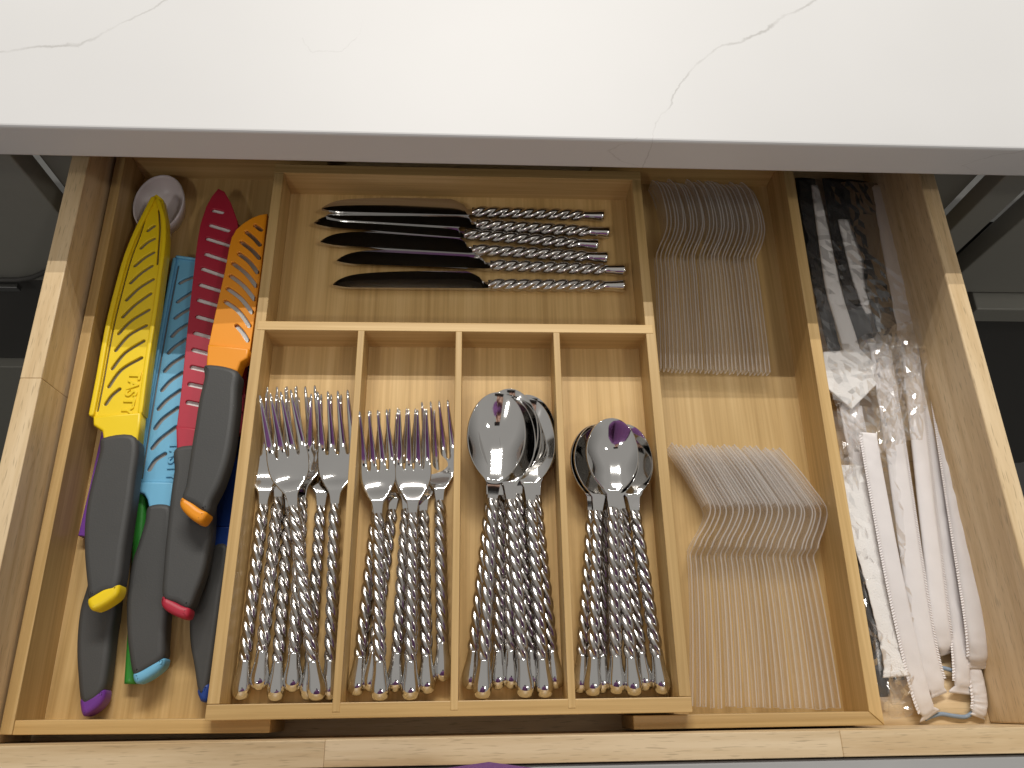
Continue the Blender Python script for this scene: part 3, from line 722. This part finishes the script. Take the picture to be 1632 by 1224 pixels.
# --- yellow knife on top of the purple one
pl = Plane((165, 950), .044, (246, 310), .036, 0.0)
knife_set('large kitchen knife with yellow slotted sheath on top at the left', 'yellow', 'plastic_yellow', pl,
    handle=[(164, 697), (158, 720), (151, 746), (140, 791), (134, 837), (134, 883), (138, 929), (142, 955), (165, 945), (189, 935), (199, 871), (208, 814), (214, 769), (218, 697)],
    cap=[(140, 955), (143, 970), (153, 972), (176, 959), (188, 947), (190, 932), (178, 932), (160, 941)],
    bolster=[(148, 663), (224, 657), (219, 702), (164, 700), (162, 686), (148, 677)],
    sheath=[(247, 305), (257, 313), (263, 345), (264, 374), (262, 402), (257, 437), (250, 490), (242, 535), (235.5, 578), (226, 657), (148, 663), (139, 659), (151, 602), (161, 545), (170, 500), (184.5, 447), (198, 402), (216, 358), (231.6, 325), (242, 308)],
    slots=[[(233, 363), (243, 355.5)], [(222, 391), (232, 382), (243, 376)], [(212, 419.6), (227, 407), (242, 398)], [(205, 446.6), (222, 431), (239, 419.6)], [(198.6, 474), (218, 455.5), (241, 441)], [(192.7, 501), (212, 482), (237, 464)],
           [(186, 528), (205, 508), (234, 490)], [(181, 555), (202, 531), (229.6, 515)], [(175.7, 584), (196, 559), (225.7, 540)], [(170, 613), (190, 586), (222, 567)], [(165, 641), (175, 627), (187, 617)]],
    rails=[([(242, 314), (218, 362), (201, 403), (188, 447), (174, 502), (165, 546), (155, 602), (144, 658)], 0.0040), ([(251, 318), (259, 346), (260, 374), (258, 402), (253, 437), (246, 490), (232, 578), (222, 655)], 0.0036)],
    slotw=0.0029, text=('TASTY', (211, 599), (200, 648), 0.0118), blade_mat='blade_tan',
    grooves=[[(231, 335), (221, 368), (207, 405), (195, 447), (181, 502), (172, 546), (162, 602), (152, 652)], [(250, 330), (252, 360), (250, 390), (248, 417)]])

# ================================================================ CLEAR PLASTIC CUTLERY NESTED ON ITS SIDE
def clear_piece(profile, half, split=None, thick=0.0012):
    """a piece of plastic cutlery lying on its side: profile is its side view in plan, half(s) its half width (vertical)"""
    P = smooth_poly(profile, 6, False); n = len(P); V, Fc = [], []
    tz = [-1, -0.55, -0.5, -0.05, 0.05, 0.5, 0.55, 1]
    for i, p in enumerate(P):
        s = i / (n - 1); h = half(s)
        for q in tz: V.append((p.x, p.y, h * q))
    k = len(tz)
    for i in range(n - 1):
        s = i / (n - 1)
        for j in range(k - 1):
            if split and s > split and j in (1, 3, 5): continue
            Fc.append((i * k + j, i * k + j + 1, (i + 1) * k + j + 1, (i + 1) * k + j))
    me = mesh_from('piece', V, Fc); me.materials.append(MATS['clear_plastic']); me.materials.append(MATS['clear_edge_lit']); o = bpy.data.objects.new('tmp', me); COL.objects.link(o)
    m = o.modifiers.new('s', 'SOLIDIFY'); m.thickness = thick; m.offset = 0; m.material_offset_rim = 1
    b = o.modifiers.new('b', 'BEVEL'); b.width = 0.0003; b.segments = 1; b.limit_method = 'ANGLE'; b.angle_limit = 0.9
    out = baked(o); bpy.data.objects.remove(o); return out
zt = 0.024
_o1 = 'first second third fourth fifth sixth seventh eighth ninth tenth eleventh twelfth thirteenth fourteenth fifteenth sixteenth seventeenth eighteenth nineteenth twentieth'.split()
def nth(k): return _o1[k] if k < 20 else 'twenty-' + _o1[k - 20]
E = un(1343, 1130, zt)
pr = [un(a, c, zt) - E for a, c in ((1343, 1130), (1332, 1060), (1318, 980), (1304, 910), (1299, 888), (1302, 866), (1310, 844), (1315, 821), (1310, 805), (1293, 782), (1268, 750), (1238, 717))]
fork_me = clear_piece([(p.x, p.y) for p in pr], lambda s: 0.0046 + 0.0066 * min(1, max(0, (s - 0.375) / 0.035)), split=0.72)
NF = 22
for i in range(NF):
    u = i / (NF - 1)
    e = un(1106 + (1343 - 1106) * u + rr(-2, 2), 1127 + 3 * u + rr(-2, 2), zt)
    tip = un(1068 + (1238 - 1068) * u, 704 + 13 * u + 4 * math.sin(u * 6), zt)
    d = tip - e; d0 = pr[-1]
    ang = math.atan2(d.y, d.x) - math.atan2(d0.y, d0.x)
    where = 'rightmost in' if i == NF - 1 else ('leftmost in' if i == 0 else 'between others in')
    t = thing('plastic_fork', f'clear plastic fork on its side, {nth(NF - 1 - i)} from the right in the front stack', 'fork', (e.x, e.y, 0.0155 + 0.0112), 'clear plastic forks in the front stack')
    t.rotation_euler = (rr(-.02, .02), rr(-0.03, 0.03), ang)
    link('body', fork_me, 'clear_plastic', t, False)
E2 = un(1228, 590, zt)
pr2 = [un(a, c, zt) - E2 for a, c in ((1228, 590), (1223, 540), (1217, 490), (1211, 440), (1207, 415), (1208, 402), (1213, 388), (1216.5, 370), (1214, 349), (1207.5, 327), (1199, 306), (1189, 294))]
spoon_me = clear_piece([(p.x, p.y) for p in pr2], lambda s: 0.0042 + 0.0078 * min(1, max(0, (s - 0.425) / 0.05)) * (1 - 0.6 * max(0, (s - 0.8) / 0.2) ** 2))
NS = 27
for i in range(NS):
    u = i / (NS - 1)
    e = un(1055 + (1228 - 1055) * u + rr(-.8, .8), 586 + 5 * u - 4 * math.sin(u * 3) * 0 + rr(-1.5, 1.5), zt)
    where = 'rightmost in' if i == NS - 1 else ('leftmost in' if i == 0 else 'between others in')
    t = thing('plastic_spoon', f'clear plastic spoon on its side, {nth(NS - 1 - i)} from the right in the back stack', 'spoon', (e.x, e.y, 0.0155 + 0.0116), 'clear plastic spoons in the back stack')
    t.rotation_euler = (rr(-.02, .02), rr(-0.03, 0.03), -0.02 * (1 - u) + rr(-.004, .004))
    link('body', spoon_me, 'clear_plastic', t, False)

# ================================================================ RIGHT SIDE: STRAWS, NAPKINS, WRAPPED CUTLERY
def loft(path, wid, hei, seg=14, wob=0.0, seed=0):
    """flattened tube along path (list of Vectors) with width/height tables over 0..1; returns mesh and frames"""
    P = smooth_poly(path, 10, False); n = len(P); V, Fc, FR = [], [], []
    for i, p in enumerate(P):
        s = i / (n - 1); t = (P[min(i + 1, n - 1)] - P[max(i - 1, 0)]).normalized()
        r = t.cross(Vector((0, 0, 1))).normalized(); u = r.cross(t)
        w_, h_ = lerp_tab(wid, s) / 2, lerp_tab(hei, s) / 2; FR.append((p, r, u, w_, h_, s))
        for k in range(seg):
            q = 2 * math.pi * k / seg; c, d = math.cos(q), math.sin(q)
            x = w_ * math.copysign(abs(c) ** 0.75, c); z = h_ * math.copysign(abs(d) ** 0.9, d)
            nz = mnoise.noise(Vector((x * 150 + seed, s * 40, z * 150))) * wob
            V.append(p + r * (x + nz) + u * (z + nz))
    for i in range(n - 1):
        for k in range(seg): Fc.append((i * seg + k, i * seg + (k + 1) % seg, (i + 1) * seg + (k + 1) % seg, (i + 1) * seg + k))
    Fc.append(tuple(range(seg))[::-1]); Fc.append(tuple((n - 1) * seg + k for k in range(seg)))
    return mesh_from('loft', V, Fc), FR
def straw(label, px, width, flare, seed, seam=1, flat=0.5):
    path = [un(a, c, z) for a, c, z in px]
    t = thing('wrapped_straw', label, 'straw', path[-1], 'paper-wrapped straws')
    W = [(0, width * 1.15), (0.03, width), (0.90, width), (0.935, width * 0.75), (0.955, flare * 0.85), (1.0, flare)]
    H = [(0, 0.0012), (0.03, width * flat), (0.89, width * flat), (0.935, 0.004), (0.955, 0.0018), (1.0, 0.0009)]
    me, FR = loft(path, W, H, 18, 0.0011, seed)
    put(link('wrapper', me, 'paper_white', None, True), t)
    V, Fc = [], []; rows = []
    last = None
    for p, r, u, w_, h_, s in FR:
        if s < 0.02 or s > 0.92: continue
        rows.append((p, r, u, w_))
    # corrugated seam along one edge
    R2 = []
    for a, b in zip(rows, rows[1:]):
        m = max(1, int((b[0] - a[0]).length / 0.0009))
        for k in range(m):
            f = k / m; R2.append([a[j].lerp(b[j], f) if j < 3 else a[j] for j in range(4)])
    for i, (p, r, u, w_) in enumerate(R2):
        zz = 0.00035 * (1 if i % 2 else -1); e = p + r * seam * (w_ * 0.93)
        V += [e + u * (0.0008 + zz), e + r * seam * 0.0021 + u * (0.0006 - zz)]
    Fc = [(2 * i, 2 * i + 1, 2 * i + 3, 2 * i + 2) for i in range(len(R2) - 1)]
    if Fc: put(link('crimped_seam', mesh_from('seam', V, Fc), 'paper_white', None, False), t)
    return t
straw('white paper-wrapped straw against the right drawer side, rightmost', [(1487, 556, .022), (1507, 690, .021), (1530, 840, .020), (1555, 1000, .018), (1558, 1066, .010)], 0.0145, 0.021, 1)
straw('white paper-wrapped straw, second from the right drawer side', [(1462, 560, .014), (1486, 720, .013), (1510, 880, .012), (1531, 1040, .010), (1532, 1106, .005)], 0.0115, 0.019, 2)
straw('white paper-wrapped straw with a short twisted end, third from the right', [(1446, 530, .022), (1460, 660, .021), (1479, 830, .019), (1497, 985, .015), (1508, 1043, .006)], 0.0135, 0.012, 3, -1, 0.34)
straw('wide white paper straw sleeve in the middle of the bundle, its end curled over', [(1400, 548, .024), (1424, 700, .024), (1450, 880, .020), (1476, 1040, .013), (1497, 1108, .005)], 0.0160, 0.014, 4, -1, 0.22)
straw('white paper straw sleeve reaching closest to the drawer front, leftmost', [(1384, 690, .028), (1396, 760, .029), (1428, 930, .026), (1464, 1090, .014), (1482, 1142, .005)], 0.0130, 0.019, 5, 1, 0.22)
straw('white paper-wrapped straw near the back along the right drawer side', [(1404, 296, .020), (1414, 350, .021), (1432, 450, .021), (1450, 560, .018), (1460, 620, .012)], 0.0190, 0.018, 6, -1, 0.3)
straw('short white straw end folded down beside the rightmost straw', [(1540, 1010, .008), (1548, 1050, .008), (1558, 1090, .007), (1562, 1120, .006), (1558, 1143, .004)], 0.0105, 0.011, 7)
straw('pale paper sleeve half hidden under the leftmost straw sleeve', [(1352, 640, .018), (1376, 760, .018), (1408, 900, .016), (1436, 1010, .012), (1446, 1060, .008)], 0.0170, 0.018, 8, -1, 0.2)

def sheet(name, quad, z_of, nu, nv, mat, parent, amp, freq, seed, thick=0.0):
    """crumpled sheet between four pixel corners (back-left, back-right, front-right, front-left)"""
    V, Fc = [], []
    for i in range(nv + 1):
        for j in range(nu + 1):
            s, t_ = j / nu, i / nv
            a = (1 - s) * quad[0][0] + s * quad[1][0]; b = (1 - s) * quad[0][1] + s * quad[1][1]
            c = (1 - s) * quad[3][0] + s * quad[2][0]; d = (1 - s) * quad[3][1] + s * quad[2][1]
            px, py = a + (c - a) * t_, b + (d - b) * t_
            q = Vector((px * freq, py * freq, seed)); rg = 0
            rg = (1 - abs(mnoise.noise(q)) * 2) * 0.6 + (1 - abs(mnoise.noise(q * 2.3)) * 2) * 0.3 + mnoise.noise(q * 5) * 0.2
            edge = 1 + 0.0
            msk = max(0.12, min(1, 0.5 + 1.6 * mnoise.noise(Vector((px * 0.013, py * 0.013, seed + 3))))); rg = rg * (0.5 + 0.5 * msk) + random.uniform(-1.3, 1.3) * msk
            p = un(px + mnoise.noise(q * 1.7) * 9, py + mnoise.noise(q * 1.3 + Vector((5, 5, 5))) * 9, max(0.002, z_of(s, t_) + amp * rg * edge))
            V.append(p)
    for i in range(nv):
        for j in range(nu):
            k = i * (nu + 1) + j; Fc.append((k, k + 1, k + nu + 2, k + nu + 1))
    return put(link(name, mesh_from(name, V, Fc), mat, None, False), parent)
def blackware(name, pts, widths, parent, th=0.003):
    path = [un(a, c, z) for a, c, z in pts]
    me, _ = loft(path, widths, [(0, th), (1, th)], 10)
    return put(link(name, me, 'plastic_black', None, True), parent)

pk = thing('cutlery_packet', 'clear-wrapped packet of black plastic cutlery and napkin at the back right', 'packet', un(1350, 420, .003), 'wrapped cutlery packets')
blackware('knife', [(1283, 285, .020), (1292, 350, .020), (1308, 450, .019), (1325, 540, .017), (1338, 562, .015)], [(0, .019), (0.45, .018), (0.65, .012), (1, .010)], pk)
blackware('spoon', [(1375, 290, .020), (1378, 340, .020), (1390, 420, .021), (1412, 500, .020), (1425, 545, .018)], [(0, .034), (0.15, .038), (0.32, .028), (0.48, .014), (0.62, .024), (0.85, .026), (1, .016)], pk)
blackware('serving_knife', [(1330, 286, .012), (1338, 340, .012), (1350, 420, .013), (1372, 500, .013)], [(0, .024), (0.5, .022), (1, .018)], pk)
blackware('fork', [(1335, 330, .015), (1345, 400, .015), (1362, 480, .017), (1385, 560, .015)], [(0, .010), (0.4, .012), (0.7, .020), (1, .016)], pk)
me, _ = loft([un(1298, 296, .022), un(1310, 360, .023), un(1328, 460, .024), un(1352, 540, .023), un(1368, 600, .022)], [(0, .006), (0.2, .010), (0.5, .014), (1, .016)], [(0, .003), (1, .003)], 10, 0.0008, 3)
put(link('napkin_roll', me, 'napkin_paper', None, True), pk)
me, _ = loft([un(1345, 350, .017), un(1368, 430, .018), un(1382, 470, .019), un(1388, 500, .018)], [(0, .012), (0.5, .018), (0.8, .016), (1, .008)], [(0, .002), (1, .002)], 10, 0.0008, 5)
put(link('napkin_fold', me, 'napkin_paper', None, True), pk)
np_ = [un(a, c, .0245) for a, c in ((1312, 560), (1372, 556), (1412, 598), (1358, 652), (1318, 618))]
nk = put(prism('napkin', [(p.x, p.y) for p in np_], 0.0305, 0.0335, 'napkin_paper', None, 0.0008), pk)
sheet('film', [(1276, 288), (1440, 290), (1500, 545), (1312, 600)], lambda s, t: 0.027 + 0.004 * math.sin(3.1 * s), 22, 32, 'clear_film', pk, 0.0007, 0.022, 1.5)
sheet('film_end', [(1320, 560), (1470, 500), (1455, 690), (1350, 760)], lambda s, t: 0.031 - 0.006 * t, 18, 22, 'clear_film', pk, 0.0021, 0.026, 4.2)

pk2 = thing('cutlery_packet', 'clear-wrapped packet of black cutlery and white napkins along the right tray wall', 'packet', un(1400, 950, .003), 'wrapped cutlery packets')
blackware('knife', [(1350, 770, .020), (1368, 850, .020), (1390, 960, .018), (1403, 1060, .014), (1410, 1110, .010)], [(0, .010), (0.3, .012), (0.7, .012), (1, .008)], pk2)
blackware('fork', [(1372, 790, .012), (1392, 900, .012), (1418, 1040, .011), (1432, 1085, .010)], [(0, .010), (1, .010)], pk2)
for k, (dx, dz) in enumerate(((0, 0.022), (7, 0.0185), (14, 0.0155))):
    me, _ = loft([un(1358 + dx, 742, dz), un(1376 + dx, 840, dz + .002), un(1404 + dx, 940, dz), un(1424 + dx, 1030, dz - .004), un(1434 + dx, 1078, dz - .006)],
                 [(0, .020), (0.3, .022), (0.6, .020), (0.85, .020), (1, .026)], [(0, .0012), (1, .0012)], 14, 0.0016, 10 + k)
    put(link('napkin', me, 'napkin_paper', None, True), pk2)
sheet('film', [(1325, 655), (1420, 640), (1462, 1085), (1405, 1140)], lambda s, t: 0.029 - 0.014 * t, 13, 40, 'clear_film', pk2, 0.0018, 0.024, 9.1)
sheet('film_end', [(1402, 1075), (1452, 1080), (1455, 1140), (1410, 1152)], lambda s, t: 0.013 - 0.004 * t, 10, 12, 'clear_film', pk2, 0.0021, 0.045, 12.4)

wr = thing('film_wrapper', 'loose crumpled clear film lying over the straws', 'film', un(1420, 640, .03))
sheet('film_sheet', [(1395, 540), (1490, 500), (1470, 700), (1400, 720)], lambda s, t: 0.036 - 0.010 * s * (1 - t), 18, 22, 'clear_film', wr, 0.0023, 0.030, 21.0)

bp_ = [un(a, c, z) for a, c, z in ((1484, 1062, .006), (1500, 1064, .007), (1520, 1070, .006), (1540, 1085, .004), (1551, 1105, .003), (1552, 1130, .0025), (1540, 1142, .0025), (1520, 1141, .003), (1500, 1138, .0025), (1484, 1142, .0025), (1474, 1146, .0025))]
tag(link('rubber_band', tube_mesh(smooth_poly(bp_, 6, False), 0.0015, 8), 'rubber_band_blue', None, True), 'pale blue rubber band on the drawer floor at the ends of the straws', 'rubber band')

ZOFF = 0.0
# ================================================================ THE PHOTOGRAPHER (edge of a purple shirt in view, mirrored in the steel)
def skin_body(name, verts, edges, radii, mat, parent, root=0, lv=2):
    me = bpy.data.meshes.new(name); me.from_pydata(verts, edges, []); o = bpy.data.objects.new(name, me); COL.objects.link(o)
    m = o.modifiers.new('skin', 'SKIN'); 
    for i, sv in enumerate(me.skin_vertices[0].data):
        sv.radius = radii[i] if isinstance(radii[i], tuple) else (radii[i], radii[i]); sv.use_root = (i == root)
    m.use_smooth_shade = True
    s = o.modifiers.new('sub', 'SUBSURF'); s.levels = lv; s.render_levels = lv
    out = baked(o); bpy.data.objects.remove(o)
    return put(link(name, out, mat, None, True), parent)
per = thing('person', 'person in a purple shirt leaning over the drawer to photograph it', 'person', (0.14, -0.26, -0.85))
cx = 0.152
V = [(cx, -0.27, 0.02), (cx, -0.24, 0.16), (cx, -0.087, 0.315), (cx, -0.20, 0.46), (cx, -0.20, 0.56), (cx, -0.185, 0.60),
     (cx - 0.17, -0.20, 0.50), (cx - 0.25, -0.24, 0.26), (cx - 0.25, -0.17, 0.06),
     (cx + 0.17, -0.20, 0.50), (cx + 0.22, -0.16, 0.34), (cx + 0.06, -0.085, 0.505)]
Ed = [(0, 1), (1, 2), (2, 3), (3, 4), (4, 5), (3, 6), (6, 7), (7, 8), (3, 9), (9, 10), (10, 11)]
Ra = [(0.17, 0.12), (0.155, 0.115), (0.14, 0.135), (0.14, 0.105), (0.065, 0.062), 0.055, 0.062, 0.05, 0.034, 0.062, 0.05, 0.034]
body = skin_body('body', V, Ed, Ra, 'shirt_purple', per)
for s in (-1, 1):
    skin_body('leg', [(cx + s * 0.09, -0.28, 0.0), (cx + s * 0.10, -0.27, -0.40), (cx + s * 0.10, -0.30, -0.78), (cx + s * 0.10, -0.19, -0.82)], [(0, 1), (1, 2), (2, 3)], [0.095, 0.065, 0.045, 0.035], 'trousers_dark', per, 0, 2)
head = skin_body('head', [(cx, -0.185, 0.60), (cx, -0.175, 0.66), (cx, -0.165, 0.72), (cx, -0.175, 0.79), (cx, -0.09, 0.705)], [(0, 1), (1, 2), (2, 3), (2, 4)], [0.05, 0.07, 0.085, 0.075, 0.018], 'skin', per, 1)
hair = skin_body('hair', [(cx, -0.215, 0.80), (cx, -0.25, 0.72), (cx, -0.25, 0.60)], [(0, 1), (1, 2)], [0.08, 0.075, 0.05], 'hair_brown', per, 0)
fw = -CAM_R.col[2]; rt_ = CAM_R.col[0]; upv = CAM_R.col[1]
pc = CAM_P - fw * 0.012 + rt_ * 0.03 - upv * 0.02
def hand(wrist, palm, tips, bend, thumb):
    vs_ = [tuple(wrist), tuple(palm)]; es = [(0, 1)]; rs = [0.026, 0.022]
    side = (tips[3] - tips[0]).normalized()
    for k in range(4):
        b0 = palm + (tips[k] - palm) * 0.45 + side * (k - 1.5) * 0.004; b1 = b0.lerp(tips[k], 0.55) + bend
        i0 = len(vs_); vs_ += [tuple(b0), tuple(b1), tuple(tips[k])]; es += [(1, i0), (i0, i0 + 1), (i0 + 1, i0 + 2)]; rs += [0.0095, 0.0085, 0.007]
    i0 = len(vs_); vs_ += [tuple(palm.lerp(thumb, 0.5)), tuple(thumb)]; es += [(1, i0), (i0, i0 + 1)]; rs += [0.011, 0.008]
    skin_body('hand', vs_, es, rs, 'skin', per, 0, 1)
wr_ = Vector((cx + 0.06, -0.085, 0.505)); low = pc - upv * 0.040
hand(wr_, wr_.lerp(low, 0.62), [low + rt_ * (0.034 - 0.019 * k) + upv * (0.018 + 0.004 * (1 - abs(k - 1.5))) - fw * 0.011 for k in range(4)], -upv * 0.004, low - rt_ * 0.045 + upv * 0.012 - fw * 0.010)
wl = Vector((cx - 0.25, -0.17, 0.06)); dn = Vector((0.01, 0.03, -0.07))
hand(wl, wl + dn, [wl + dn + Vector((0.012, 0.034 - 0.019 * k, -0.085 + 0.005 * abs(k - 1.4))) for k in range(4)], Vector((-0.006, 0, 0)), wl + dn + Vector((0.03, 0.045, -0.035)))
ph = thing('phone', 'dark smartphone held over the drawer by the person in purple', 'phone', pc)
bm = bmesh.new(); bmesh.ops.create_cube(bm, size=1)
for v in bm.verts: v.co = Vector((v.co.x * 0.148, v.co.y * 0.072, v.co.z * 0.008))
bmesh.ops.bevel(bm, geom=list(bm.edges), offset=0.003, segments=3, profile=0.5, affect='EDGES')
me = bpy.data.meshes.new('case'); bm.to_mesh(me); bm.free()
Mp = CAM_R.to_4x4(); Mp.translation = pc; ph.matrix_world = Mp
link('case', me, 'phone_black', ph, True)
